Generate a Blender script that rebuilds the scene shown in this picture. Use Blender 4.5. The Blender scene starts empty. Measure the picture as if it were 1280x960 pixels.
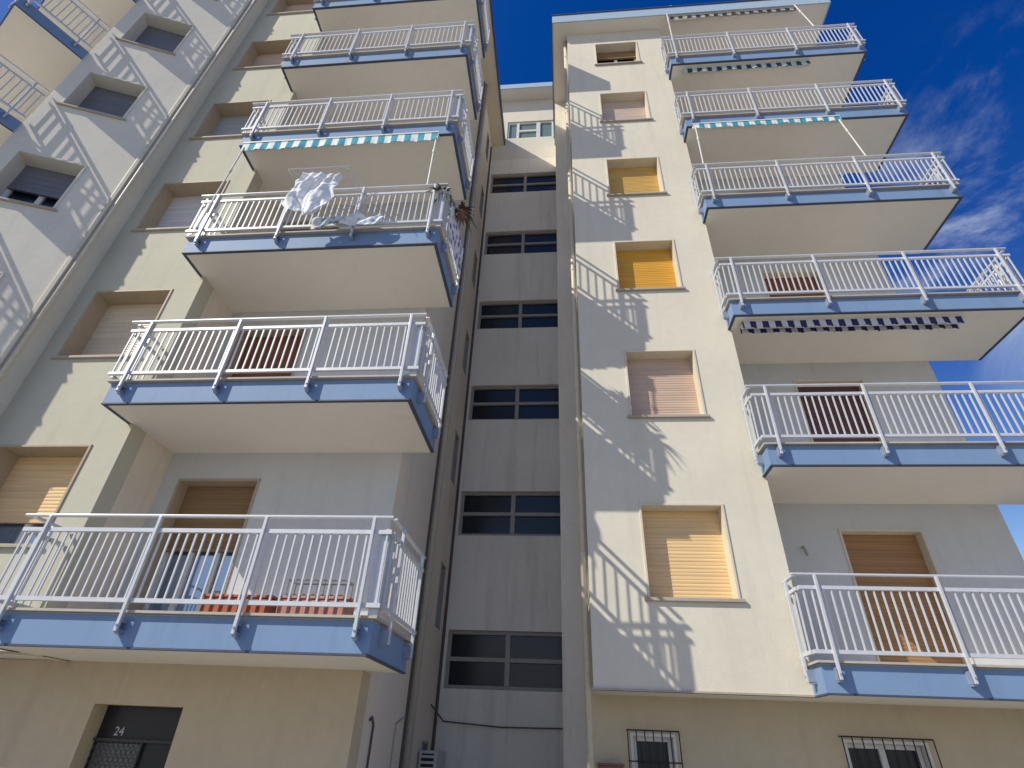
import bpy, math, random
from mathutils import Vector, Matrix
random.seed(7)
rad = math.radians
sc = bpy.context.scene
C = sc.collection
CAM_H = 1.75                      # camera height above the paving; all heights below are given from the camera

# ------------------------------------------------------------------ materials
def nt(name):
    m = bpy.data.materials.new(name); m.use_nodes = True
    n = m.node_tree.nodes; l = m.node_tree.links
    return m, n, l, n['Principled BSDF']

def plaster(name, col, var=.045, bump=.28, stain=.10, rough=.9):
    m, n, l, b = nt(name)
    g = n.new('ShaderNodeNewGeometry')
    big = n.new('ShaderNodeTexNoise'); big.inputs['Scale'].default_value = .7; big.inputs['Detail'].default_value = 5
    mp = n.new('ShaderNodeMapping'); mp.inputs['Scale'].default_value = (3.0, 3.0, .22)
    st = n.new('ShaderNodeTexNoise'); st.inputs['Scale'].default_value = 1.3; st.inputs['Detail'].default_value = 6; st.inputs['Roughness'].default_value = .65
    fine = n.new('ShaderNodeTexNoise'); fine.inputs['Scale'].default_value = 55; fine.inputs['Detail'].default_value = 3
    med = n.new('ShaderNodeTexNoise'); med.inputs['Scale'].default_value = 9; med.inputs['Detail'].default_value = 4
    for t in (big, fine, med): l.new(g.outputs['Position'], t.inputs['Vector'])
    l.new(g.outputs['Position'], mp.inputs['Vector']); l.new(mp.outputs[0], st.inputs['Vector'])
    r1 = n.new('ShaderNodeMapRange'); r1.inputs[1].default_value = .3; r1.inputs[2].default_value = .7; r1.inputs[3].default_value = 1 - var; r1.inputs[4].default_value = 1 + var
    l.new(big.outputs[0], r1.inputs[0])
    r2 = n.new('ShaderNodeMapRange'); r2.inputs[1].default_value = .52; r2.inputs[2].default_value = .75; r2.inputs[3].default_value = 1; r2.inputs[4].default_value = 1 - stain
    l.new(st.outputs[0], r2.inputs[0])
    r3 = n.new('ShaderNodeMapRange'); r3.inputs[1].default_value = .3; r3.inputs[2].default_value = .7; r3.inputs[3].default_value = 1 - var*.5; r3.inputs[4].default_value = 1 + var*.5
    l.new(med.outputs[0], r3.inputs[0])
    m1 = n.new('ShaderNodeMath'); m1.operation = 'MULTIPLY'; l.new(r1.outputs[0], m1.inputs[0]); l.new(r2.outputs[0], m1.inputs[1])
    m2 = n.new('ShaderNodeMath'); m2.operation = 'MULTIPLY'; l.new(m1.outputs[0], m2.inputs[0]); l.new(r3.outputs[0], m2.inputs[1])
    v = n.new('ShaderNodeVectorMath'); v.operation = 'SCALE'; v.inputs[0].default_value = col; l.new(m2.outputs[0], v.inputs['Scale'])
    l.new(v.outputs[0], b.inputs['Base Color'])
    a = n.new('ShaderNodeMath'); a.operation = 'MULTIPLY_ADD'; a.inputs[1].default_value = .5
    l.new(med.outputs[0], a.inputs[0]); l.new(fine.outputs[0], a.inputs[2])
    bp = n.new('ShaderNodeBump'); bp.inputs['Strength'].default_value = bump; bp.inputs['Distance'].default_value = .01
    l.new(a.outputs[0], bp.inputs['Height']); l.new(bp.outputs[0], b.inputs['Normal'])
    b.inputs['Roughness'].default_value = rough; b.inputs['Specular IOR Level'].default_value = .25
    return m

def paint(name, col, rough=.5, metal=0., var=.08, scale=14, spec=.4):
    m, n, l, b = nt(name)
    g = n.new('ShaderNodeNewGeometry'); t = n.new('ShaderNodeTexNoise'); t.inputs['Scale'].default_value = scale; t.inputs['Detail'].default_value = 4
    l.new(g.outputs['Position'], t.inputs['Vector'])
    r = n.new('ShaderNodeMapRange'); r.inputs[1].default_value = .3; r.inputs[2].default_value = .7; r.inputs[3].default_value = 1 - var; r.inputs[4].default_value = 1 + var
    l.new(t.outputs[0], r.inputs[0])
    v = n.new('ShaderNodeVectorMath'); v.operation = 'SCALE'; v.inputs[0].default_value = col; l.new(r.outputs[0], v.inputs['Scale'])
    l.new(v.outputs[0], b.inputs['Base Color'])
    b.inputs['Roughness'].default_value = rough; b.inputs['Metallic'].default_value = metal; b.inputs['Specular IOR Level'].default_value = spec
    return m

def shutterpaint(name, col):
    m = paint(name, col, .5, var=.05, scale=5); n = m.node_tree.nodes; l = m.node_tree.links
    t = next(q for q in n if q.type == 'TEX_NOISE'); g = next(q for q in n if q.type == 'NEW_GEOMETRY')
    mp = n.new('ShaderNodeMapping'); mp.inputs['Scale'].default_value = (.12, .12, 4.2); l.new(g.outputs['Position'], mp.inputs[0]); l.new(mp.outputs[0], t.inputs['Vector'])
    for q in n:
        if q.type == 'MAP_RANGE': q.inputs[3].default_value = .84; q.inputs[4].default_value = 1.1
    return m

def stripes(name, ca, cb, period, axis=0, rough=.8):
    m, n, l, b = nt(name)
    tc = n.new('ShaderNodeTexCoord'); s = n.new('ShaderNodeSeparateXYZ'); l.new(tc.outputs['Object'], s.inputs[0])
    d = n.new('ShaderNodeMath'); d.operation = 'DIVIDE'; d.inputs[1].default_value = period; l.new(s.outputs[axis], d.inputs[0])
    f = n.new('ShaderNodeMath'); f.operation = 'FRACT'; l.new(d.outputs[0], f.inputs[0])
    gt = n.new('ShaderNodeMath'); gt.operation = 'GREATER_THAN'; gt.inputs[1].default_value = .5; l.new(f.outputs[0], gt.inputs[0])
    mx = n.new('ShaderNodeMix'); mx.data_type = 'RGBA'; mx.inputs[6].default_value = (*ca, 1); mx.inputs[7].default_value = (*cb, 1)
    l.new(gt.outputs[0], mx.inputs[0]); l.new(mx.outputs[2], b.inputs['Base Color']); b.inputs['Roughness'].default_value = rough
    return m

def glass(name, col, rough=.06, spec=.6):
    m, n, l, b = nt(name)
    b.inputs['Base Color'].default_value = (*col, 1); b.inputs['Roughness'].default_value = rough; b.inputs['Specular IOR Level'].default_value = spec
    t = n.new('ShaderNodeTexNoise'); t.inputs['Scale'].default_value = 1.2; g = n.new('ShaderNodeNewGeometry'); l.new(g.outputs['Position'], t.inputs['Vector'])
    bp = n.new('ShaderNodeBump'); bp.inputs['Strength'].default_value = .05; bp.inputs['Distance'].default_value = .02; l.new(t.outputs[0], bp.inputs['Height']); l.new(bp.outputs[0], b.inputs['Normal'])
    return m

M = dict(
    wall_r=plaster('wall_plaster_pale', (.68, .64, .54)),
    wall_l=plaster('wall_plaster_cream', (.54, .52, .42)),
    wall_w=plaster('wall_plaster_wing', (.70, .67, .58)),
    wall_tan=plaster('wall_plaster_tan', (.76, .67, .56), var=.05),
    wall_white=plaster('wall_plaster_loggia', (.60, .605, .60)),
    wall_ground=plaster('wall_plaster_ground', (.56, .47, .335), var=.06, stain=.12),
    wall_ground_dark=plaster('wall_plaster_ground_ochre', (.53, .455, .325), var=.06, stain=.12),
    wall_stair=plaster('wall_plaster_stair', (.78, .73, .64), var=.05, stain=.2),
    soffit=plaster('soffit_plaster', (.79, .745, .67), var=.025, bump=.06, stain=.05),
    blue=plaster('fascia_blue_paint', (.19, .29, .47), var=.03, bump=.08, stain=.14, rough=.6),
    darkblue=paint('fascia_edge_paint', (.06, .075, .12), .6),
    palefascia=paint('roof_fascia_paint', (.38, .48, .60), .5),
    rail=paint('railing_paint', (.58, .605, .65), .35, .15, .04),
    bar=paint('baluster_paint', (.58, .605, .65), .4, .1, .05),
    bracket=paint('bracket_metal', (.30, .35, .45), .4, .3),
    marble=plaster('marble_surround', (.66, .60, .48), var=.08, bump=.08, stain=.1, rough=.6),
    marble_shaded=plaster('lining_shaded_stone', (.44, .36, .26), var=.08, bump=.08, rough=.6),  # browner than the marble: shade of the unlit reveals put into the colour
    sill=plaster('sill_stone', (.42, .37, .31), var=.1, bump=.1, rough=.7),
    tile=plaster('floor_tile_edge', (.45, .42, .38), var=.1, rough=.6),
    sh_tan=shutterpaint('shutter_tan', (.78, .55, .29)),
    sh_orange=shutterpaint('shutter_orange', (.68, .36, .045)),
    sh_ochre=shutterpaint('shutter_ochre', (.60, .38, .11)),
    sh_pink=shutterpaint('shutter_pink', (.58, .43, .34)),
    sh_rose=shutterpaint('shutter_rose', (.60, .48, .40)),
    sh_beige=shutterpaint('shutter_beige', (.66, .55, .40)),
    sh_white=shutterpaint('shutter_white', (.62, .60, .60)),
    sh_grey=shutterpaint('shutter_grey', (.36, .37, .38)),
    sh_slate=shutterpaint('shutter_slate', (.16, .17, .20)),
    sh_brown=shutterpaint('shutter_brown', (.24, .075, .035)),
    sh_dark=shutterpaint('shutter_dark', (.13, .055, .05)),
    sh_wood=shutterpaint('shutter_wood', (.36, .20, .085)),
    sh_bronze=shutterpaint('shutter_bronze', (.28, .17, .08)),
    frame_white=paint('frame_white', (.66, .66, .64), .4),
    frame_grey=paint('frame_grey', (.33, .31, .28), .5),
    frame_dark=paint('frame_dark', (.05, .05, .05), .5),
    glass=glass('window_glass_dark', (.012, .016, .024), .18, .4),
    glass_sky_tint=glass('window_glass_sky_tint', (.30, .42, .60), .04, 1.),
    glass_green=glass('window_glass_green', (.16, .22, .21), .08),
    iron=paint('iron_bars', (.03, .03, .03), .5, .3),
    pipe=paint('downpipe_paint', (.44, .41, .36), .5),
    pipe_pale=paint('downpipe_pale', (.58, .54, .44), .5),
    pipe_dark=paint('conduit_dark', (.10, .085, .075), .6),
    red=paint('box_red', (.22, .10, .08), .6),
    orange=paint('planter_orange', (.44, .12, .055), .6),
    pinkp=paint('planter_pink', (.50, .23, .19), .6),
    terracotta=paint('pot_terracotta', (.20, .10, .065), .7),
    soil=paint('pot_soil', (.05, .035, .02), .9),
    leaf=paint('plant_leaf', (.09, .13, .04), .6, var=.35, scale=6),
    leafdry=paint('plant_leaf_dry', (.13, .105, .055), .7, var=.3, scale=6),
    sheet=paint('sheet_cotton', (.78, .80, .84), .9, var=.04),
    aw_cyan=stripes('awning_cyan', (.02, .30, .42), (.72, .78, .76), .26),
    aw_navy=stripes('awning_navy', (.02, .025, .11), (.62, .62, .68), .22),
    aw_green=stripes('awning_green', (.02, .06, .07), (.50, .60, .62), .26),
    aw_dark=stripes('awning_dark', (.025, .025, .03), (.42, .40, .36), .26),
    white_metal=paint('awning_arm_white', (.70, .68, .62), .45),
    black=paint('door_black', (.018, .018, .018), .35),
    lattice=paint('door_ironwork', (.12, .12, .115), .5, .3, .3, 30),
    ac=paint('air_unit_paint', (.50, .50, .48), .5),
    num=paint('number_white', (.55, .55, .52), .5),
    asphalt=plaster('paving_asphalt', (.30, .295, .265), var=.15, bump=.5),
    side=plaster('pavement_concrete', (.34, .33, .30), var=.12, bump=.4),
    roof=plaster('roof_membrane', (.25, .24, .23)),
    white_paint=paint('road_paint', (.7, .7, .68), .7),
)

# floral pattern of the cloth tied to the side railing
def floral(name, ca, cb, sc_):
    m, n, l, b = nt(name)
    g = n.new('ShaderNodeNewGeometry'); t = n.new('ShaderNodeTexVoronoi'); t.inputs['Scale'].default_value = sc_; l.new(g.outputs['Position'], t.inputs['Vector'])
    r = n.new('ShaderNodeValToRGB'); r.color_ramp.elements[0].color = ca; r.color_ramp.elements[1].color = cb
    r.color_ramp.elements[0].position = .3; r.color_ramp.elements[1].position = .45
    l.new(t.outputs['Distance'], r.inputs[0]); l.new(r.outputs[0], b.inputs['Base Color']); b.inputs['Roughness'].default_value = .9
    return m
M['glass_sky_tint'].node_tree.nodes['Principled BSDF'].inputs['Metallic'].default_value = .75  # blue, partly metallic base stands in for the sky reflected in these panes
M['floral'] = floral('floral_cloth', (.10, .13, .38, 1), (.72, .72, .75, 1), 7)
M['blue_cloth'] = floral('blue_patterned_cloth', (.24, .40, .58, 1), (.72, .74, .78, 1), 9)

# ------------------------------------------------------------------ mesh helpers
class Fr:
    """wall frame: u along the wall, w outwards, z up"""
    def __init__(s, o, d, n): s.o = Vector((o[0], o[1], 0)); s.d = Vector((d[0], d[1], 0)); s.n = Vector((n[0], n[1], 0))
    def p(s, u, w, z): return s.o + s.d*u + s.n*w + Vector((0, 0, z))
WORLD = Fr((0, 0), (1, 0), (0, 1))
def front(y): return Fr((0, y), (1, 0), (0, -1))

class MB:
    def __init__(s): s.v = []; s.f = []
    def poly(s, pts):
        i = len(s.v); s.v += [tuple(p) for p in pts]; s.f.append(tuple(range(i, i+len(pts)))); return s
    def box(s, u0, u1, w0, w1, z0, z1, fr=WORLD):
        i = len(s.v)
        for z in (z0, z1):
            for (u, w) in ((u0, w0), (u1, w0), (u1, w1), (u0, w1)): s.v.append(tuple(fr.p(u, w, z)))
        for f in ((0, 3, 2, 1), (4, 5, 6, 7), (0, 1, 5, 4), (1, 2, 6, 5), (2, 3, 7, 6), (3, 0, 4, 7)): s.f.append(tuple(i+k for k in f))
        return s
    def prism(s, pts, z0, z1):
        i = len(s.v); n = len(pts)
        for z in (z0, z1):
            for p in pts: s.v.append((p[0], p[1], z))
        s.f.append(tuple(i+k for k in reversed(range(n)))); s.f.append(tuple(i+n+k for k in range(n)))
        for k in range(n): s.f.append((i+k, i+(k+1) % n, i+n+(k+1) % n, i+n+k))
        return s
    def tube(s, a, b, r, n=8, r2=None):
        a = Vector(a); b = Vector(b); d = (b-a).normalized(); r2 = r if r2 is None else r2
        x = d.cross(Vector((0, 0, 1))); x = x if x.length > 1e-3 else d.cross(Vector((0, 1, 0))); x.normalize(); y = d.cross(x)
        i = len(s.v)
        for (c, q) in ((a, r), (b, r2)):
            for k in range(n):
                t = 2*math.pi*k/n; s.v.append(tuple(c + (x*math.cos(t) + y*math.sin(t))*q))
        for k in range(n): s.f.append((i+k, i+(k+1) % n, i+n+(k+1) % n, i+n+k))
        s.f.append(tuple(i+k for k in reversed(range(n)))); s.f.append(tuple(i+n+k for k in range(n)))
        return s
    def path(s, pts, r, n=6):
        for a, b in zip(pts, pts[1:]): s.tube(a, b, r, n)
        return s
    def build(s, name, mat, parent=None, smooth=False, bevel=0):
        base = Vector((0, 0, 0)); q = parent
        while q is not None: base += q.location; q = q.parent
        if parent is None or True:
            me = bpy.data.meshes.new(name); me.from_pydata([tuple(Vector(v)-base) for v in s.v], [], s.f)
        me.validate(); me.materials.append(M[mat] if isinstance(mat, str) else mat)
        o = bpy.data.objects.new(name, me); C.objects.link(o)
        import bmesh
        bm = bmesh.new(); bm.from_mesh(me); bmesh.ops.recalc_face_normals(bm, faces=bm.faces[:]); bm.to_mesh(me); bm.free()
        if smooth:
            for p in me.polygons: p.use_smooth = True
        if bevel:
            b = o.modifiers.new('bevel', 'BEVEL'); b.width = bevel; b.segments = 2; b.limit_method = 'ANGLE'
        if parent is not None: o.parent = parent
        return o

def tag(o, label=None, cat=None, group=None, kind=None):
    if label: o['label'] = label
    if cat: o['category'] = cat
    if group: o['group'] = group
    if kind: o['kind'] = kind
    return o
def thing(name, loc, label, cat, group=None):
    e = bpy.data.objects.new(name, None); C.objects.link(e); e.location = loc; e.empty_display_size = .3
    return tag(e, label, cat, group)

def wall(parent, mat, fr, u0, u1, z0, z1, holes=(), t=.3, name='wall'):
    us = sorted({u0, u1, *[h[0] for h in holes], *[h[1] for h in holes]}); zs = sorted({z0, z1, *[h[2] for h in holes], *[h[3] for h in holes]})
    inh = lambda u, z: any(h[0] < u < h[1] and h[2] < z < h[3] for h in holes)
    m = MB(); idx = {}
    def V(u, w, z):
        k = (round(u, 4), w, round(z, 4))
        if k not in idx: idx[k] = len(m.v); m.v.append(tuple(fr.p(u, w, z)))
        return idx[k]
    n, q = len(us)-1, len(zs)-1
    solid = [[not inh((us[i]+us[i+1])/2, (zs[j]+zs[j+1])/2) for j in range(q)] for i in range(n)]
    for i in range(n):
        for j in range(q):
            if not solid[i][j]: continue
            a, b, c, d = us[i], us[i+1], zs[j], zs[j+1]
            m.f.append((V(a, 0, c), V(b, 0, c), V(b, 0, d), V(a, 0, d))); m.f.append((V(a, -t, c), V(a, -t, d), V(b, -t, d), V(b, -t, c)))
            for (ii, jj, p, r) in ((i-1, j, (a, c), (a, d)), (i+1, j, (b, c), (b, d)), (i, j-1, (a, c), (b, c)), (i, j+1, (a, d), (b, d))):
                if ii < 0 or jj < 0 or ii >= n or jj >= q or not solid[ii][jj]:
                    m.f.append((V(p[0], 0, p[1]), V(r[0], 0, r[1]), V(r[0], -t, r[1]), V(p[0], -t, p[1])))
    return m.build(name, mat, parent)

def shutter_mb(fr, a, b, z0, z1, w, pitch=.052):
    m = MB(); k = max(1, round((z1-z0)/pitch)); h = (z1-z0)/k
    for i in range(k):
        z = z0+i*h; pr = [(w, z), (w+.0045, z+h*.12), (w+.0065, z+h*.5), (w+.0045, z+h*.88), (w, z+h)]
        for (w0, za), (w1, zb) in zip(pr, pr[1:]): m.poly([fr.p(a, w0, za), fr.p(b, w0, za), fr.p(b, w1, zb), fr.p(a, w1, zb)])
    m.box(a, b, w-.03, w-.008, z0, z1, fr)
    return m

def window(parent, fr, a, b, c, d, sh='sh_tan', down=1., depth=.2, gl='glass', fm='frame_white', name='window', trim='marble', sill=True, label=None, mull=1):
    """opening a..b x c..d in the wall: stone lining, sill, roller shutter lowered by `down`, glazing behind it"""
    t = .035
    m = MB()
    m.box(a-.002, a+t, -depth, .018, c, d, fr); m.box(b-t, b+.002, -depth, .018, c, d, fr); m.box(a-.002, b+.002, -depth, .0182, d-t, d+.002, fr)
    o = m.build(name, trim, parent, bevel=.004)
    if label: o['label'] = label
    if sill: MB().box(a-.05, b+.05, -depth, .05, c-.035, c+.012, fr).build('sill', 'sill', o, bevel=.005)
    ia, ib, ic, id_ = a+t, b-t, c+.012, d-t
    zb = id_-(id_-ic)*down
    if down > 0:
        s = shutter_mb(fr, ia, ib, zb, id_, -depth+.03).build('shutter', sh, o)
        MB().box(ia, ib, -depth+.015, -depth+.052, zb, zb+.045, fr).build('bottom_bar', sh, s)
    MB().box(ia-.01, ib+.01, -depth-.075, -depth-.06, ic, id_, fr).build('pane', gl, o)
    if down < .98:
        m = MB(); f = .055; w0, w1 = -depth-.058, -depth-.01
        m.box(ia, ia+f, w0, w1, ic, id_, fr); m.box(ib-f, ib, w0, w1, ic, id_, fr); m.box(ia+f, ib-f, w0, w1, ic, ic+f, fr); m.box(ia+f, ib-f, w0, w1, id_-f, id_, fr)
        for i in range(mull):
            x = ia+(ib-ia)*(i+1)/(mull+1); m.box(x-.045, x+.045, w0, w1+.004, ic+f, id_-f, fr)
        m.build('sash', fm, o, bevel=.004)
    return o

def railing(parent, fr, u0, u1, zt, posts, w=.08, ext0=0., ext1=0.):
    """zt = top of the slab; bays between posts are panels of balusters; every bay is its own mesh"""
    hz = zt+1.05
    MB().box(u0-ext0, u1+ext1, w-.03, w+.025, hz, hz+.028, fr).build('handrail', 'rail', parent, bevel=.006)
    for x in posts:
        o = MB().box(x-.018, x+.018, w+.012, w+.05, zt-.19, hz-.001, fr).build('post', 'rail', parent, bevel=.004)
        b = MB(); b.box(x-.026, x+.026, .014, w+.012, zt-.10, zt-.05, fr); b.box(x-.026, x+.026, .014, w+.012, zt-.21, zt-.165, fr)
        b.box(x-.031, x-.026, .014, w+.03, zt-.19, zt-.06, fr)
        b.tube(fr.p(x, w+.05, zt-.13), fr.p(x, w+.06, zt-.13), .012)
        b.build('bracket', 'bracket', o)
    ends = sorted({u0, u1, *posts})
    bays = [(a, b) for a, b in zip(ends, ends[1:]) if b-a > .08]
    for a, b in bays:
        a2 = a+(.018 if a in posts else 0); b2 = b-(.018 if b in posts else 0)
        m = MB(); m.box(a2, b2, w-.022, w+.018, zt+.10, zt+.145, fr); m.box(a2, b2, w-.022, w+.018, zt+.87, zt+.915, fr)
        k = max(1, round((b2-a2)/.107)); 
        for i in range(k):
            x = a2+(i+.5)*(b2-a2)/k
            m.box(x-.0095, x+.0095, w-.012, w+.007, zt+.145, zt+.87, fr)
        m.build('railing_panel', 'bar', parent)
        for x in (a, b):
            if x in posts: continue

TH = .335
def balcony(parent, x0, x1, yf, yb, z, posts, yl, yr, label=None, plate=False):
    """slab x0..x1 from its front edge yf back to yb; side railings return to yl (left) and yr (right)"""
    s = MB().prism([(x0, yf), (x1, yf), (x1, yb), (x0, yb)], z, z+TH).build('balcony', 'soffit', parent)
    if label: s['label'] = label
    m = MB(); m.box(x0-.016, x1+.016, yf-.016, yf-.001, z+.012, z+TH-.014)
    m.box(x0-.016, x0-.001, yf, yl-.002, z+.012, z+TH-.014); m.box(x1+.001, x1+.016, yf, yr-.002, z+.012, z+TH-.014)
    m.build('fascia', 'blue', s)
    m = MB(); m.box(x0-.022, x1+.022, yf-.022, yf+.03, z-.008, z+.010); m.box(x0-.022, x0+.03, yf+.03, yl-.002, z-.008, z+.010); m.box(x1-.03, x1+.022, yf+.03, yb-.002, z-.008, z+.010)
    m.build('drip_edge', 'darkblue', s)
    m = MB().box(x0-.06, x1+.06, yf-.07, yf+.2, z+TH+.002, z+TH+.028); m.box(x0-.06, x0+.2, yf+.2, yl-.002, z+TH+.002, z+TH+.028); m.box(x1-.2, x1+.06, yf+.2, yr-.002, z+TH+.002, z+TH+.028)
    m.build('floor_edge', 'tile', s)
    zt = z+TH
    railing(s, front(yf), x0-.08, x1+.08, zt, posts, ext0=.06, ext1=.0)
    if plate:
        a = x1+.042; MB().box(a-.09, a, yf-.052, yf-.042, zt+.03, zt+.94).box(a+.001, a+.011, yf-.052, yf+.06, zt+.03, zt+.94).build('corner_plate', 'bar', s)
    fl = Fr((x0, yf), (0, 1), (-1, 0)); railing(s, fl, -.02, yl-yf-.02, zt, [min(.3, (yl-yf)*.6)], ext0=0, ext1=0)
    frr = Fr((x1, yf), (0, 1), (1, 0)); railing(s, frr, -.02, yr-yf-.02, zt, [.28, yr-yf-.22], ext0=0, ext1=0)
    return s

def downpipe(parent, x, y, z0, z1, r=.05, mat='pipe', step=3.0, n=12):
    o = MB().tube((x, y, z0), (x, y, z1), r, n).build('downpipe', mat, parent, smooth=True)
    z = z0+1.2
    while z < z1:
        MB().tube((x, y, z), (x, y, z+.06), r+.009, n).build('pipe_collar', mat, o); z += step
    return o

G = -CAM_H
# ------------------------------------------------------------------ ground
def slab_obj(name, pts, z, mat):
    o = MB().poly([(x, y, z) for x, y in pts]).build(name, mat); tag(o, kind='structure'); return o
slab_obj('ground', [(-400, -400), (400, -400), (400, 400), (-400, 400)], G-.004, 'asphalt')
o = MB().box(-14, 12, 3.2, 7.9, G-.1, G+.12).build('pavement', 'side'); tag(o, kind='structure')
slab_obj('road', [(-400, -9), (400, -9), (400, 1.5), (-400, 1.5)], G, 'asphalt')

# ------------------------------------------------------------------ left block
LY = 6.45; LB = 7.42; LX0 = -8.9; LXR = -6.2; LXC = -2.45
ZL = [.73, 3.745, 6.715, 9.775, 12.83, 15.86]
ROOF = 18.93
left = thing('apartment_building', (-5.5, 9, G), 'cream apartment block left of the narrow stairwell slot, with blue edged balconies and tan shutters', 'building')
fl = front(LY); fb = front(LB)
holes = [(-8.1, -6.67, 1.95+3.03*k, 3.40+3.03*k) for k in range(6) if 1.95+3.03*k < 18]
GZ = 0.735
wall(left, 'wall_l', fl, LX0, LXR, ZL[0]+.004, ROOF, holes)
MB().box(-9.7, LXR-.003, LY+.302, 7.4, ZL[0]+.004, ZL[0]+.3).build('ceiling', 'soffit', left)
spec = [('sh_tan', .72, 'glass_sky_tint'), ('sh_beige', 1, 'glass'), ('sh_white', .86, 'glass'), ('sh_grey', .8, 'glass'), ('sh_pink', 1, 'glass'), ('sh_rose', 1, 'glass')]
lab = ['window with tan slatted shutter over a blue reflecting pane', 'window with pale beige shutter fully closed', 'window with pinkish white shutter nearly closed',
       'window with grey shutter and dark top', 'window with dusty pink shutter', 'window with pale shutter near the roof']
for k, h in enumerate(holes): window(left, fl, *h, sh=spec[k][0], down=spec[k][1], depth=.34, gl=spec[k][2], label=lab[k], trim='marble_shaded')
# loggia side and back walls
wall(left, 'wall_tan', Fr((LXR, 0), (0, 1), (1, 0)), LY+.3, LB, ZL[0], ROOF, t=.3)
dh = [(-5.92, -4.6, ZL[k]+TH+.02, ZL[k]+2.575) for k in range(6)]
wall(left, 'wall_white', fb, LXR, LXC-.001, ZL[0]+.002, ROOF, dh)
dsp = [('sh_bronze', .47, 'glass_sky_tint'), ('sh_brown', 1, 'glass'), ('sh_brown', 1, 'glass'), ('sh_bronze', .8, 'glass'), ('sh_tan', 1, 'glass'), ('sh_tan', 1, 'glass')]
for k, h in enumerate(dh): window(left, fb, *h, sh=dsp[k][0], down=dsp[k][1], depth=.24, gl=dsp[k][2], name='balcony_door', sill=False, trim='marble_shaded', mull=2 if k == 0 else 1)
# ground floor wall and its side
wall(left, 'wall_ground', front(7.2), -9.9, -2.42, G, ZL[0]-.001, [(-5.67, -4.53, G+.02, .28)], t=.34)
wall(left, 'wall_tan', Fr((LXC, 0), (0, 1), (1, 0)), LB+.003, 12.0, G, ROOF, [(11.0, 11.42, 1.9+3.03*k, 3.1+3.03*k) for k in range(-1, 6)], t=.3)
for k in range(-1, 6):
    window(left, Fr((LXC, 0), (0, 1), (1, 0)), 11.0, 11.42, 1.9+3.03*k, 3.1+3.03*k, down=0, depth=.12, sill=False, trim='frame_grey', fm='frame_dark', mull=0)
MB().box(-2.74, -2.425, 7.23, 7.4, G, ZL[0]-.002).build('corner_pier', 'wall_tan', left)
Wd = (math.cos(.3516), math.sin(.3516))
LP = [-6.05, -4.66, -3.37, -2.1]
bl = ['lowest left balcony with orange and pink planters', 'balcony with brown closed door', 'balcony with drying rack and hanging sheet', 'balcony above the cyan awning', None, None]
for k, z in enumerate(ZL): balcony(left, -6.27, -1.97, 5.91, LB-.003, z, LP, LY, LB, bl[k], True)
# roof
rf = MB().prism([(-9.0, 5.95), (-1.98, 5.95), (-1.98, 12.0), (-9.0, 12.0)], ROOF+.002, ROOF+.12).build('roof', 'wall_tan', left)
m = MB(); m.box(-9, -1.95, 5.92, 5.95, ROOF-.02, ROOF+.42); m.box(-1.98, -1.95, 5.95, 12, ROOF-.02, ROOF+.42); m.build('gutter_fascia', 'darkblue', rf)
MB().box(-9, -1.99, 6, 16, ROOF+.121, ROOF+.3).build('roof_deck', 'roof', rf)
downpipe(left, LXC+.07, 9.75, G, ROOF, .062, 'pipe', 3.1)
MB().tube((LXC+.012, 9.62, G), (LXC+.012, 9.62, ROOF), .02, 6).build('conduit', 'pipe_dark', left)
MB().path([(LXC+.03, 11.8, G), (LXC+.03, 11.8, ROOF-.4)], .03).build('conduit', 'pipe_dark', left)
MB().path([(LXC+.02, 8.0, G), (LXC+.02, 8.0, .2), (LXC+.02, 7.9, .28), (LXC+.02, 7.82, .24)], .014).build('conduit', 'pipe_dark', left)
MB().path([(LXC+.02, 9.1, G), (LXC+.02, 9.1, .25), (LXC+.02, 9.5, .35)], .012).build('conduit', 'pipe', left)

# entrance door with street number
dr = thing('entrance_door', (-5.1, 7.38, G), 'dark entrance door with ironwork glass and white number, under the lowest left balcony', 'door')
fd = front(7.2)
MB().box(-5.668, -4.532, -.30, -.24, -.06, .278, fd).build('transom_panel', 'black', dr, bevel=.003)
MB().box(-5.668, -4.532, -.24, -.20, -.09, -.06, fd).build('door_frame', 'frame_dark', dr)
MB().box(-5.668, -5.05, -.28, -.24, G, -.09, fd).build('door_leaf', 'black', dr)
lw = MB()
for i in range(9):
    for j in range(22):
        u = -5.64+i*.065; z = -.12-j*.075
        c = fd.p(u, -.232, z)
        for q in range(6):
            t0, t1 = q*math.pi/3, (q+1)*math.pi/3
            lw.tube(c+Vector((math.cos(t0)*.032, 0, math.sin(t0)*.032)), c+Vector((math.cos(t1)*.032, 0, math.sin(t1)*.032)), .004, 4)
lw.build('ironwork', 'lattice', dr)
MB().box(-5.62, -5.07, -.239, -.236, G+.2, -.11, fd).build('pane', glass('door_glass_grey', (.10, .10, .095), .3), dr)
MB().box(-5.03, -4.532, -.29, -.25, G, -.09, fd).build('door_leaf', 'black', dr)
MB().box(-5.05, -5.03, -.25, -.21, G, -.09, fd).build('door_frame', 'frame_dark', dr)
cu = bpy.data.curves.new('house_number', 'FONT'); cu.body = '24'; cu.size = .13; cu.extrude = .003; cu.materials.append(M['num'])
tx = bpy.data.objects.new('house_number', cu); C.objects.link(tx); tx.parent = dr
tx.rotation_euler = (rad(90), 0, 0); tx.location = Vector((-5.46, 7.2+.236, -.03))-dr.location

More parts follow.
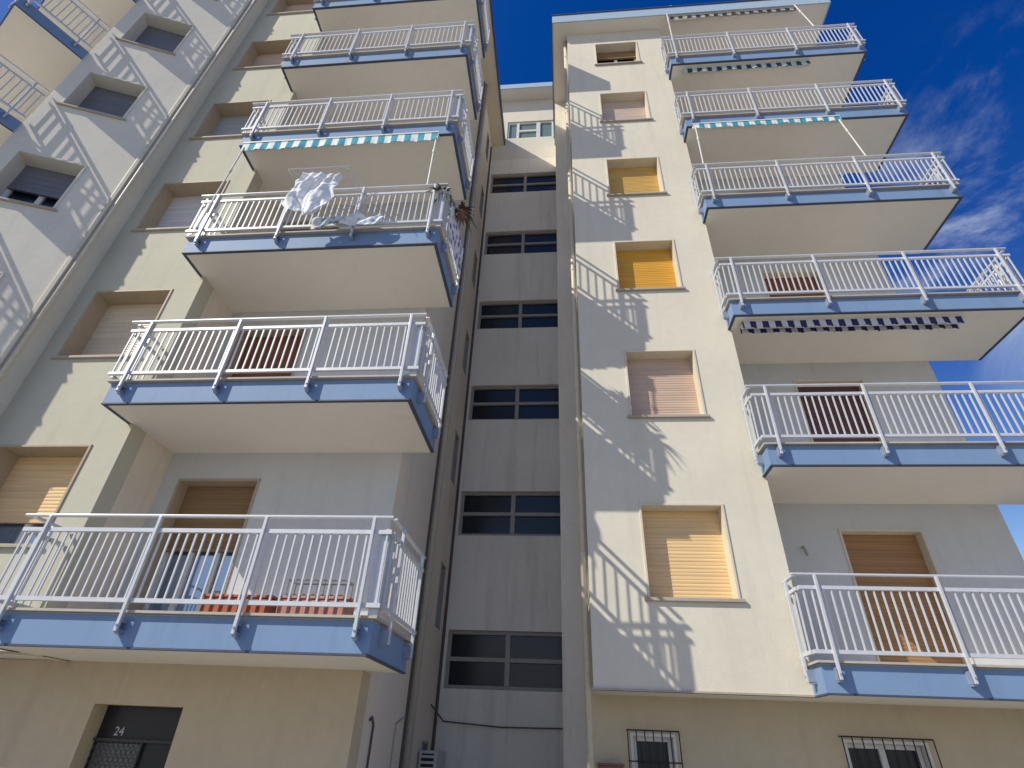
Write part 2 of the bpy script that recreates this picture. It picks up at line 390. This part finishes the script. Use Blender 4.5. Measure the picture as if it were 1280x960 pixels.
# ------------------------------------------------------------------ far left wing
wing = thing('apartment_building', (-10, 6, G), 'angled cream wing at the far left, crossed by balcony railing shadows, with slate shutters', 'building')
wc = Vector((-8.41, 6.07, 0)); wd = Vector((Wd[0], Wd[1], 0)); wn = Vector((Wd[1], -Wd[0], 0))
fw = Fr(wc, wd, wn)
wz = [(7.87-3.03*2+3.03*k*.985, 9.20-3.03*2+3.03*k*.985) for k in range(7)]
wz = [(1.97, 3.32), (4.93, 6.27), (7.875, 9.20), (10.81, 12.13), (13.60, 15.06), (16.6, 17.95)]
wholes = [(-1.99, -.80, a, b) for a, b in wz]
wall(wing, 'wall_w', fw, -2.28, 0, G, ROOF, wholes)
wsp = [('sh_grey', .9), ('sh_slate', .9), ('sh_slate', .55), ('sh_slate', 1), ('sh_slate', 1), ('sh_slate', 1)]
for k, h in enumerate(wholes): window(wing, fw, *h, sh=wsp[k][0], down=wsp[k][1], depth=.34, gl='glass', trim='wall_w')
MB().prism([(-8.41, 6.07), (-8.41, LY+.02), (-8.7, LY+.02), (-8.7, 5.98)], G, ROOF).build('end_wall', 'wall_w', wing)
# corner strip and slim pipe on the wing's free edge
MB().box(-.10, -.02, .0, .05, G, ROOF, fw).build('corner_strip', 'pipe_pale', wing, bevel=.01)
MB().tube(fw.p(.05, .01, G), fw.p(.05, .01, ROOF), .034, 10).build('downpipe', 'pipe_pale', wing, smooth=True)
P0 = Vector((-10.55, 5.286, 0)); P1 = Vector((-11.165, 4.15, 0)); e1 = (P0-P1).normalized(); e2 = Vector((-e1.y, e1.x, 0)); e2 = Vector((-.88, .475, 0))
L2 = 4.2
P2 = P1+e2*L2; P3 = P0+e2*L2
fwb = Fr(P0, -e2, Vector((-e2.y, e2.x, 0)))
wall(wing, 'wall_w', Fr(P3, -e2, (e2.y, -e2.x) if e2.y*(-1)-e2.x*0 > 0 else (-abs(e2.y), -abs(e2.x))), 0, L2-.02, G, ROOF, t=.3)
for k, z in enumerate([3.95, 6.80, 9.64, 12.47, 15.33, 18.2]):
    s = MB().prism([tuple(P0)[:2], tuple(P1)[:2], tuple(P2)[:2], tuple(P3)[:2]], z, z+TH).build('balcony', 'soffit', wing)
    f1 = Fr(P1, e1, (e1.y, -e1.x)); ln = (P0-P1).length
    f2 = Fr(P1, e2, (e2.y, -e2.x) if (Vector((e2.y, -e2.x, 0)).dot(P1-P0) > 0) else (-e2.y, e2.x))
    m = MB(); m.box(-.016, ln-.01, .001, .016, z+.012, z+TH-.014, f1); m.box(0, L2, .001, .016, z+.012, z+TH-.014, f2); m.build('fascia', 'blue', s)
    m = MB(); m.box(-.02, ln-.01, .002, .022, z-.008, z+.010, f1); m.box(0, L2, .002, .022, z-.008, z+.01, f2); m.build('drip_edge', 'darkblue', s)
    railing(s, f1, -.03, ln-.03, z+TH, [.12, ln-.25], w=.035)
    railing(s, f2, -.03, L2, z+TH, [.3, 1.7, 3.1], w=.035)
MB().prism([tuple(wc)[:2], tuple(P0)[:2], tuple(P3)[:2], (P3.x+.5, 12), (-8.9, 12), (-8.9, 6.5)], ROOF+.002, ROOF+.3).build('roof', 'roof', wing)

# ------------------------------------------------------------------ stair tower
stair = thing('stair_tower', (-1.2, 13.5, G), 'shaded stairwell tower set back in the slot between both blocks, with wide dark windows', 'building')
fs = front(12.0)
sb = [.95, 3.98, 6.98, 9.99, 13.04, 16.1]
sh = [(-2.37, .12, b, b+1.06) for b in sb]
top = (-1.90, -.12, 19.33, 20.45)
wall(stair, 'wall_stair', fs, -2.447, .5, G, 18.0, sh)
wall(stair, 'wall_r', fs, -2.447, .5, 18.0, 21.95, [top])
for h in sh:
    m = MB(); a, b, c, d = h; f = .07; w0, w1 = -.16, -.08
    m.box(a, a+f, w0, w1, c, d, fs); m.box(b-f, b, w0, w1, c, d, fs); m.box(a+f, b-f, w0, w1, c, c+f, fs); m.box(a+f, b-f, w0, w1, d-f, d, fs)
    x = -1.14; m.box(x-.05, x+.05, w0, w1+.01, c+f, d-f, fs)
    for (p, q) in ((a+f, x-.05), (x+.05, b-f)): m.box(p, q, w0, w1+.006, (c+d)/2-.04, (c+d)/2+.04, fs)
    o = m.build('window', 'frame_grey', stair, bevel=.004)
    for (p, q) in ((a+f, x-.05), (x+.05, b-f)):
        for (r, t) in ((c+f, (c+d)/2-.04), ((c+d)/2+.04, d-f)):
            MB().box(p-.01, q+.01, -.14, -.13, r-.01, t+.01, fs).build('pane', 'glass', o)
a, b, c, d = top; m = MB(); w0, w1 = -.14, -.04
for (p, q) in ((a, a+.07), (a+.36, a+.46), (a+1.12, a+1.27), (b-.07, b)): m.box(p, q, w0, w1, c, d, fs)
for (p, q) in ((a+.07, a+.36), (a+.46, a+1.12), (a+1.27, b-.07)):
    m.box(p, q, w0, w1-.003, c, c+.08, fs); m.box(p, q, w0, w1-.003, d-.08, d, fs)
m.box(a+.46, a+1.12, w0, w1-.003, c+.50, c+.60, fs)
o = m.build('window', 'frame_white', stair, bevel=.004); o['label'] = 'white framed window at the top of the tower'
for (p, q, r, t) in ((a+.07, a+.36, c+.08, d-.08), (a+.46, a+1.12, c+.08, c+.5), (a+.46, a+1.12, c+.6, d-.08), (a+1.27, b-.07, c+.08, d-.08)):
    MB().box(p-.005, q+.005, -.11, -.1, r-.005, t+.005, fs).build('pane', 'glass_green', o)
r = MB().box(-2.9, .9, 11.5, 17, 21.952, 22.2).build('roof', 'soffit', stair)
MB().box(-2.93, .93, 11.47, 11.499, 21.94, 22.24).build('gutter_fascia', 'palefascia', r)
MB().path([(-2.40, 11.2, .62), (-2.3, 11.93, .40), (-1.2, 11.95, .34), (.1, 11.95, .36)], .014).build('cable', 'pipe_dark', stair)

# ------------------------------------------------------------------ right block
RY = 8.27; RB = 9.4; RX0 = .372; RXR = 3.21; RXE = 7.28
ZR = [.70, 3.725, 6.715, 9.72, 12.75, 15.75]
right = thing('apartment_building', (4, 11, G), 'sunlit cream apartment block right of the stairwell slot, with blue edged balconies against the sky', 'building')
fr_ = front(RY); frb = front(RB)
rz = [(1.855, 3.272), (4.84, 6.265), (7.80, 9.235), (10.80, 12.20), (13.83, 15.23), (16.80, 18.05)]
rh = [(1.185, 2.465, a, b) for a, b in rz]
wall(right, 'wall_r', fr_, RX0, RXR, .72, 18.77, rh)
rs = [('sh_tan', 1, 'window with tan shutter, lowest above the ledge'), ('sh_pink', 1, 'window with pinkish shutter'), ('sh_orange', 1, 'window with bright orange shutter'),
      ('sh_ochre', 1, 'window with ochre yellow shutter'), ('sh_rose', 1, 'window with pale rose shutter'), ('sh_bronze', .35, 'top window with raised shutter and white sash')]
for k, h in enumerate(rh): window(right, fr_, *h, sh=rs[k][0], down=rs[k][1], depth=.27, label=rs[k][2])
wall(right, 'wall_r', Fr((RX0, 0), (0, 1), (-1, 0)), RY+.301, 10.4, .721, 18.77, t=.3)
wall(right, 'wall_r', Fr((RX0, 0), (0, 1), (-1, 0)), 8.951, 10.4, G, .719, t=.3)
MB().prism([(-.045, 10.4), (RX0-.002, 10.4), (RX0-.002, 12.0), (-.045, 12.0)], G, 18.77).build('wall', 'wall_stair', right)
MB().box(RX0-.03, RXR-.01, RY-.03, RY+.06, .695, .718).build('ledge', 'sill', right)
GY = 8.95
fg = front(GY)
gh = [(.87, 1.47, G+.4, .255), (3.64, 4.69, G+.4, .277)]
MB().box(RX0+.001, 8.2, RY+.302, GY+.1, .695, .80).box(RX0+.001, RXR, RY+.001, RY+.302, .695, .719).build('ceiling', 'soffit', right)
wall(right, 'wall_ground_dark', fg, RX0+.002, 8.2, G, .694, gh)
for i, h in enumerate(gh):
    a, b, c, d = h
    o = window(right, fg, a, b, c, d, down=0, depth=.12, fm='frame_white', trim='frame_white', mull=i, label='ground floor window behind iron bars')
    m = MB(); n = 6 if i == 0 else 9
    for k in range(n+1): 
        x = a-.04+(b-a+.08)*k/n; m.tube(fg.p(x, .09, c-.05), fg.p(x, .09, d+.03), .008, 5)
    for z in (d+.03, d-.32, c+.3): m.tube(fg.p(a-.04, .09, z), fg.p(b+.04, .09, z), .009, 5)
    for x in (a-.04, b+.04): m.tube(fg.p(x, 0, d+.03), fg.p(x, .09, d+.03), .008, 5); m.tube(fg.p(x, 0, d-.32), fg.p(x, .09, d-.32), .008, 5)
    m.build('window_bars', 'iron', o)
wall(right, 'wall_tan', Fr((RXR, 0), (0, 1), (1, 0)), RY+.301, RB, ZR[0], 18.77, t=.3)
rd = [(4.60, 5.93, z+TH+.02, z+2.58) for z in ZR]
wall(right, 'wall_white', frb, RXR, RXE, ZR[0]+.002, 18.77, rd)
rds = ['sh_wood', 'sh_dark', 'sh_brown', 'sh_brown', 'sh_tan', 'sh_tan']
for k, h in enumerate(rd): window(right, frb, *h, sh=rds[k], down=1, depth=.2, name='balcony_door', sill=False)
wall(right, 'wall_tan', Fr((RXE, 0), (0, 1), (1, 0)), RB+.301, 15, G, 18.77, t=.3)
RP = [3.32, 4.84, 6.47, 8.1]
for k, z in enumerate(ZR): balcony(right, 3.17, 8.23, 7.87, RB-.003, z, RP, RY, RB)
r = MB().prism([(-.06, 7.9), (8.13, 7.9), (8.13, 9.4), (7.3, 9.4), (7.3, 15), (-.06, 15)], 18.772, 18.9).build('roof', 'soffit', right)
m = MB(); m.box(-.09, 8.16, 7.87, 7.899, 18.76, 19.2); m.box(-.09, -.061, 7.9, 15, 18.76, 19.2); m.box(8.131, 8.16, 7.9, 9.4, 18.76, 19.2); m.build('gutter_fascia', 'palefascia', r)
m = MB(); m.box(-.12, 8.19, 7.84, 7.93, 19.202, 19.235); m.box(-.12, -.03, 7.93, 15, 19.202, 19.235); m.build('coping', 'darkblue', r)
MB().box(-.06, 8.1, 7.91, 15, 18.902, 19.05).build('roof_deck', 'roof', r)
MB().tube((3.6, 7.95, 19.2), (3.6, 7.95, 19.45), .04, 8).build('vent_pipe', 'palefascia', r)
downpipe(right, .305, 8.47, G, 18.76, .048, 'pipe_pale', 3.05)
MB().path([(3.93, RB-.02, 2.95), (3.93, RB-.10, 2.95), (3.96, RB-.1, 2.80)], .018).build('wall_hook', 'frame_grey', right)

# ------------------------------------------------------------------ awnings
def awning(x0, x1, yf, ztop, drop, mat, arms, label, rows=1, period=.26):
    t = thing('awning', ((x0+x1)/2, yf, ztop), label, 'awning', 'retracted awnings under the balconies')
    MB().tube((x0, yf+.09, ztop-.06), (x1, yf+.09, ztop-.06), .05, 12).build('roller', 'white_metal', t, smooth=True)
    for r in range(rows):
        y = yf+r*.16; m = MB(); n = int((x1-x0)/.035); zt = ztop-.02-r*.02
        for i in range(n):
            a, b = x0+(x1-x0)*i/n, x0+(x1-x0)*(i+1)/n
            def zz(x): return zt-drop*(1-r*.15)+.05*abs(math.sin(math.pi*(x-x0)/(period/2)))**.7*.6
            def yy(x): return y+.012*math.sin(x*9)+.01*math.sin(x*23)
            za, zb = zz(a), zz(b)
            m.poly([(a, y, zt), (b, y, zt), (b, yy(b), zb), (a, yy(a), za)]); m.poly([(a, y+.004, zt), (a, yy(a)+.004, za), (b, yy(b)+.004, zb), (b, y+.004, zt)])
        m.build('valance', mat, t)
        MB().box(x0, x1, y-.012, y+.016, zt, zt+.035).build('front_bar', 'white_metal', t)
    for (a, b) in arms: 
        o = MB().tube(a, b, .016, 8).build('arm', 'white_metal', t)
        c = Vector(a).lerp(Vector(b), .3); d = (Vector(b)-Vector(a)).normalized()
        MB().tube(c, c+d*.07, .028, 8).build('arm_joint', 'white_metal', o)
    return t
awning(-6.16, -2.24, 5.84, 9.76, .25, 'aw_cyan', [((-6.1, 5.84, 9.6), (-6.17, 5.8, 7.2)), ((-2.27, 5.84, 9.6), (-2.27, 5.85, 8.15))], 'cyan and white striped awning on the left block, above the hanging sheet', period=.26)
awning(3.33, 7.12, 8.0, 6.70, .17, 'aw_navy', [], 'navy and white striped awning rolled up under a right block balcony', rows=2, period=.22)
awning(3.28, 6.68, 7.80, 12.76, .18, 'aw_cyan', [((3.33, 7.8, 12.6), (3.29, 7.8, 11.15)), ((6.62, 7.8, 12.6), (6.78, 7.8, 11.15))], 'turquoise and white striped awning with white arms on the right block', period=.26)
awning(3.5, 6.8, 7.98, 15.73, .2, 'aw_green', [], 'dark green striped awning under the second balcony from the top, right block', period=.26)
awning(3.42, 7.15, 7.93, 18.74, .17, 'aw_dark', [((3.36, 7.8, 18.6), (3.34, 7.8, 17.2)), ((7.05, 7.8, 18.6), (7.25, 7.8, 17.2))], 'dark striped awning with two white arms just under the right roof edge', period=.26)

# ------------------------------------------------------------------ laundry
def rack(name, x0, x1, y0, y1, z, label, parent_group=None, legs=0, fold=0):
    t = thing(name, ((x0+x1)/2, (y0+y1)/2, z), label, 'drying rack')
    m = MB(); m.path([(x0, y0, z), (x1, y0, z), (x1, y1, z+.03), (x0, y1, z+.03), (x0, y0, z)], .011); m.build('frame', 'rail', t)
    w = MB()
    for i in range(1, 7):
        f = i/7; w.tube((x0, y0+(y1-y0)*f, z+.03*f), (x1, y0+(y1-y0)*f, z+.03*f), .004, 5)
    w.build('wires', 'rail', t)
    g = MB()
    for x in (x0+.05, x1-.05):
        if legs: g.path([(x, y1, z), (x+.02, y0, z-legs)], .009); g.path([(x, y0, z), (x+.02, y1, z-legs)], .009)
        else: g.path([(x, y0, z), (x+.12, y1+.05, z+.2), (x+.12, y1+.06, z-.3)], .009)
    g.build('supports', 'rail', t)
    return t
rack('drying_rack', -4.50, -3.45, 5.28, 5.76, 7.97, 'white drying rack hooked on the railing, holding the white sheet')
def cloth(name, mat, label, cat, pts_fn, nu, nv):
    m = MB(); m.v = [tuple(pts_fn(i/nu, j/nv)) for j in range(nv+1) for i in range(nu+1)]
    for j in range(nv):
        for i in range(nu): k = j*(nu+1)+i; m.f.append((k, k+1, k+nu+2, k+nu+1))
    o = m.build(name, mat, None, smooth=True); so = o.modifiers.new('thick', 'SOLIDIFY'); so.thickness = .006
    return tag(o, label, cat)
def sheet_pt(u, v):
    top = -4.30+u*.72; bot = -4.22+u*.40
    x = top+(bot-top)*v+.05*math.sin(v*6+u*4)-.15*math.sin(v*math.pi)*(1-u)+.02*math.sin(v*23+u*9)
    z = 8.0-v*(1.22-.22*abs(math.sin(u*5.2+.4)))-.05*u*v+.02*math.sin(u*31)*v
    y = 5.36+.045*math.sin(u*13+v*4)*(.3+v)+.018*math.sin(u*27-v*9)+.014*math.sin(v*15+u*6)+.12*(1-v)*u+.004*math.sin(u*61+v*47)
    return (x, y, z)
cloth('bed_sheet', 'sheet', 'white crumpled sheet hanging from the drying rack on the left block', 'sheet', sheet_pt, 72, 60)
def towel_pt(u, v):
    return (-4.05+u*1.2, 5.72-.02*math.sin(u*14+v*3)-.02*math.sin(v*6+u*23)-.01*math.sin(u*41), 7.26-.03*math.sin(u*7+1)-.02*math.sin(u*17)-v*(.22+.05*math.sin(u*9+2)+.02*math.sin(u*23)))
cloth('towel', 'blue_cloth', 'light blue and white cloths hung low on the railing beside the sheet', 'towel', towel_pt, 70, 16)
tag(MB().tube((-3.62, 5.66, 7.28), (-2.95, 5.6, 7.72), .011, 6).build('broom_handle', 'rail', None), 'thin white rod leaning over the railing right of the sheet', 'rod')
rack('drying_rack', 5.35, 6.42, 8.15, 8.65, 11.05, 'white drying rack standing behind the fourth right balcony railing, against the sky', legs=.9)
t = thing('drying_rack', (8.0, 8.2, 7.07), 'folded white airer leaning in the corner of the right balcony above the navy awning', 'drying rack')
m = MB(); m.path([(7.45, 8.0, 7.09), (8.12, 8.0, 7.95), (8.12, 8.5, 7.95), (7.45, 8.5, 7.09)], .011); m.build('frame', 'rail', t)
m = MB()
for i in range(1, 8): f = i/8; m.tube((7.45+.67*f, 8.0, 7.09+.86*f), (7.45+.67*f, 8.5, 7.09+.86*f), .005, 5)
for i in range(1, 6): m.tube((7.5+.12*i, 8.02, 7.09), (8.12, 8.02, 7.15+.14*i), .004, 4)
m.build('wires', 'rail', t)

# floral cloth on the side railing + plants
def floral_pt(u, v): return (-1.84+.01*math.sin(u*20), 6.05+u*1.15, 8.0-v*.82+.015*math.sin(u*14))
cloth('floral_cloth', 'floral', 'blue and white patterned cloth tied to the side railing below the spiky plants', 'cloth', floral_pt, 24, 6)
def plant(loc, label, n, ln, pot_r=.1, droop=.8, mat='leaf'):
    t = thing('potted_plant', loc, label, 'plant'); x, y, z = loc
    p = MB().tube((x, y, z), (x, y, z+.16), pot_r*.75, 12, pot_r).build('pot', 'terracotta', t, smooth=False)
    MB().tube((x, y, z+.145), (x, y, z+.162), pot_r*.9, 12).build('soil', 'soil', p)
    for mt, cnt in ((mat, n), ('leafdry', n//3)):
        m = MB()
        for i in range(cnt):
            a = random.uniform(0, 2*math.pi); el = random.uniform(.2, 1.35); L = ln*random.uniform(.6, 1.1); w = .016
            p0 = Vector((x, y, z+.16)); d = Vector((math.cos(a)*math.cos(el), math.sin(a)*math.cos(el), math.sin(el))); sd = Vector((-math.sin(a), math.cos(a), 0))
            prev = None
            for s in range(7):
                f = s/6; q = p0+d*L*f-Vector((0, 0, droop*L*f*f)); ww = w*math.sin(math.pi*min(.97, f*.8+.15))
                cur = (q-sd*ww, q+sd*ww+Vector((0, 0, .004)))
                if prev: m.poly([prev[0], prev[1], cur[1], cur[0]])
                prev = cur
        m.build('leaves', mt, t)
    return t
plant((-1.98, 5.92, 7.78), 'spiky plant at the railing corner of the left balcony, beside the cyan awning arm', 30, .36, pot_r=.07)
plant((-1.73, 6.35, 7.85), 'dry looking spider plant hung outside the side railing nearest the stairwell', 36, .40, pot_r=.08, mat='leafdry')
plant((-2.3, 6.25, 7.05), 'bushy pot plant on the floor behind the floral cloth', 40, .5)
def planter(x0, x1, y, z, mat, label):
    t = thing('planter_box', ((x0+x1)/2, y, z), label, 'planter')
    m = MB(); m.box(x0, x1, y-.11, y+.11, z, z+.17); m.build('trough', mat, t, bevel=.012)
    MB().box(x0-.012, x1+.012, y-.122, y+.122, z+.171, z+.2).build('rim', mat, t, bevel=.006)
    MB().box(x0+.02, x1-.02, y-.09, y+.09, z+.201, z+.206).build('soil', 'soil', t)
zf = ZL[0]+TH+.03
planter(-3.92, -3.14, 6.06, zf, 'orange', 'bright orange planter box behind the lowest left railing')
planter(-3.06, -2.28, 6.06, zf, 'pinkp', 'faded pink planter box beside the orange one')
t = thing('wire_basket', (-2.7, 6.06, zf+.21), 'low grey wire basket resting on the pink planter box', 'basket')
m = MB()
for z in (zf+.215, zf+.37): m.path([(-3.0, 5.97, z), (-2.34, 5.97, z), (-2.34, 6.15, z), (-3.0, 6.15, z), (-3.0, 5.97, z)], .008)
for i in range(9): x = -3.0+.66*i/8; m.tube((x, 5.97, zf+.215), (x, 5.97, zf+.37), .004, 4); m.tube((x, 6.15, zf+.215), (x, 6.15, zf+.37), .004, 4)
m.build('wires', 'frame_grey', t)

# air conditioner and meter box low in the slot
t = thing('air_conditioner', (-2.2, 11.1, G), 'grey outdoor air unit with slatted front, low in the shaded slot', 'air conditioner')
MB().box(-2.43, -2.12, 10.75, 11.55, -1.1, -.06).build('casing', 'ac', t, bevel=.01)
m = MB()
for i in range(7): m.box(-2.40, -2.15, 10.72, 10.745, -.16-i*.08, -.125-i*.08)
m.build('grille', 'ac', t)
MB().box(-2.38, -2.17, 10.745, 10.749, -.9, -.1).build('grille_back', 'black', t)
m = MB(); m.box(-2.4, -2.36, 10.8, 11.5, G, -1.101); m.box(-2.19, -2.15, 10.8, 11.5, G, -1.101); m.build('stand', 'frame_grey', t)
t = thing('meter_box', (.52, 8.28, G), 'small reddish box on the wall at the bottom edge, left of the barred window', 'utility box')
MB().box(.42, .74, 8.79, 8.945, -.6, -.125).build('box_body', 'red', t, bevel=.008)
MB().box(.405, .755, 8.77, 8.945, -.124, -.10).build('box_lid', 'red', t, bevel=.004)

# ------------------------------------------------------------------ camera
cd = bpy.data.cameras.new('camera'); cam = bpy.data.objects.new('camera', cd); C.objects.link(cam); sc.camera = cam
cd.sensor_width = 36; cd.lens = 683.339/1280*36; cd.clip_end = 2000; cd.clip_start = .05
yaw, pitch, roll = -0.1067214, 0.5893564, -0.0440712
f = Vector((math.sin(yaw)*math.cos(pitch), math.cos(yaw)*math.cos(pitch), math.sin(pitch))); r = Vector((math.cos(yaw), -math.sin(yaw), 0)); d = f.cross(r)
r2 = r*math.cos(roll)+d*math.sin(roll); d2 = d*math.cos(roll)-r*math.sin(roll)
cam.matrix_world = Matrix(((r2.x, -d2.x, -f.x, 0), (r2.y, -d2.y, -f.y, 0), (r2.z, -d2.z, -f.z, 0), (0, 0, 0, 1)))

# ------------------------------------------------------------------ light
SUN = Vector((-1.48, -1.0, 1.50)).normalized()
sl = bpy.data.lights.new('sun', 'SUN'); so = bpy.data.objects.new('sun', sl); C.objects.link(so)
sl.energy = 3.95; sl.angle = rad(.35); sl.color = (1, .94, .80)
so.rotation_euler = SUN.to_track_quat('Z', 'Y').to_euler()
w = bpy.data.worlds.new('World'); sc.world = w; w.use_nodes = True
n, l = w.node_tree.nodes, w.node_tree.links
bg = n['Background']; sky = n.new('ShaderNodeTexSky'); sky.sky_type = 'NISHITA'; sky.sun_disc = False
sky.sun_elevation = math.asin(SUN.z); sky.sun_rotation = math.atan2(SUN.x, SUN.y); sky.altitude = 0; sky.air_density = 1.0; sky.dust_density = .4; sky.ozone_density = 3.0
tc = n.new('ShaderNodeTexCoord'); mp = n.new('ShaderNodeMapping'); mp.inputs['Scale'].default_value = (1, 1, 1.6); mp.inputs['Rotation'].default_value = (0, .5, .3)
nz = n.new('ShaderNodeTexNoise'); nz.inputs['Scale'].default_value = 3.2; nz.inputs['Detail'].default_value = 9; nz.inputs['Roughness'].default_value = .62; nz.inputs['Distortion'].default_value = .5
l.new(tc.outputs['Generated'], mp.inputs[0]); l.new(mp.outputs[0], nz.inputs['Vector'])
cr = n.new('ShaderNodeMapRange'); cr.interpolation_type = 'SMOOTHSTEP'; cr.inputs[1].default_value = .46; cr.inputs[2].default_value = .72; cr.inputs[3].default_value = 0; cr.inputs[4].default_value = .9
l.new(nz.outputs[0], cr.inputs[0])
# the wisps lie low towards the right hand side of the view
dv = n.new('ShaderNodeVectorMath'); dv.operation = 'DOT_PRODUCT'; l.new(tc.outputs['Generated'], dv.inputs[0]); dv.inputs[1].default_value = Vector((.86, .66, .80)).normalized()
mk = n.new('ShaderNodeMapRange'); mk.interpolation_type = 'SMOOTHSTEP'; mk.inputs[1].default_value = .957; mk.inputs[2].default_value = .999; mk.inputs[3].default_value = .0; mk.inputs[4].default_value = 1
l.new(dv.outputs['Value'], mk.inputs[0])
mu = n.new('ShaderNodeMath'); mu.operation = 'MULTIPLY'; l.new(cr.outputs[0], mu.inputs[0]); l.new(mk.outputs[0], mu.inputs[1])
mx = n.new('ShaderNodeMix'); mx.data_type = 'RGBA'; mx.inputs[7].default_value = (4.6, 5.2, 6.0, 1)
l.new(mu.outputs[0], mx.inputs[0]); # grade of the sky: deep saturated blue overhead as this camera recorded it, paler towards the horizon
sp = n.new('ShaderNodeSeparateXYZ'); l.new(sky.outputs[0], sp.inputs[0]); cb = n.new('ShaderNodeCombineXYZ')
for ch, (pw, mul, off) in enumerate(((2.0, .4175, -.168), (1.84, .299, 0), (1.07, .85, 0))):
    p = n.new('ShaderNodeMath'); p.operation = 'POWER'; p.inputs[1].default_value = pw; l.new(sp.outputs[ch], p.inputs[0])
    q = n.new('ShaderNodeMath'); q.operation = 'MULTIPLY_ADD'; q.inputs[1].default_value = mul; q.inputs[2].default_value = off; l.new(p.outputs[0], q.inputs[0])
    t = n.new('ShaderNodeMath'); t.operation = 'MAXIMUM'; t.inputs[1].default_value = .008; l.new(q.outputs[0], t.inputs[0]); l.new(t.outputs[0], cb.inputs[ch])
gs = cb
gn = n.new('ShaderNodeVectorMath'); gn.operation = 'MINIMUM'; gn.inputs[1].default_value = (4.5, 4.7, 5.7); l.new(gs.outputs[0], gn.inputs[0])
l.new(gn.outputs[0], mx.inputs[6]); l.new(mx.outputs[2], bg.inputs[0])
bg.inputs[1].default_value = .12

sc.view_settings.view_transform = 'Standard'; sc.view_settings.look = 'None'; sc.view_settings.gamma = 1; sc.view_settings.use_curve_mapping = False
sc.view_settings.exposure = .25
sc.render.engine = 'CYCLES'; sc.cycles.max_bounces = 8; sc.cycles.diffuse_bounces = 5
sc.cycles.use_denoising = True
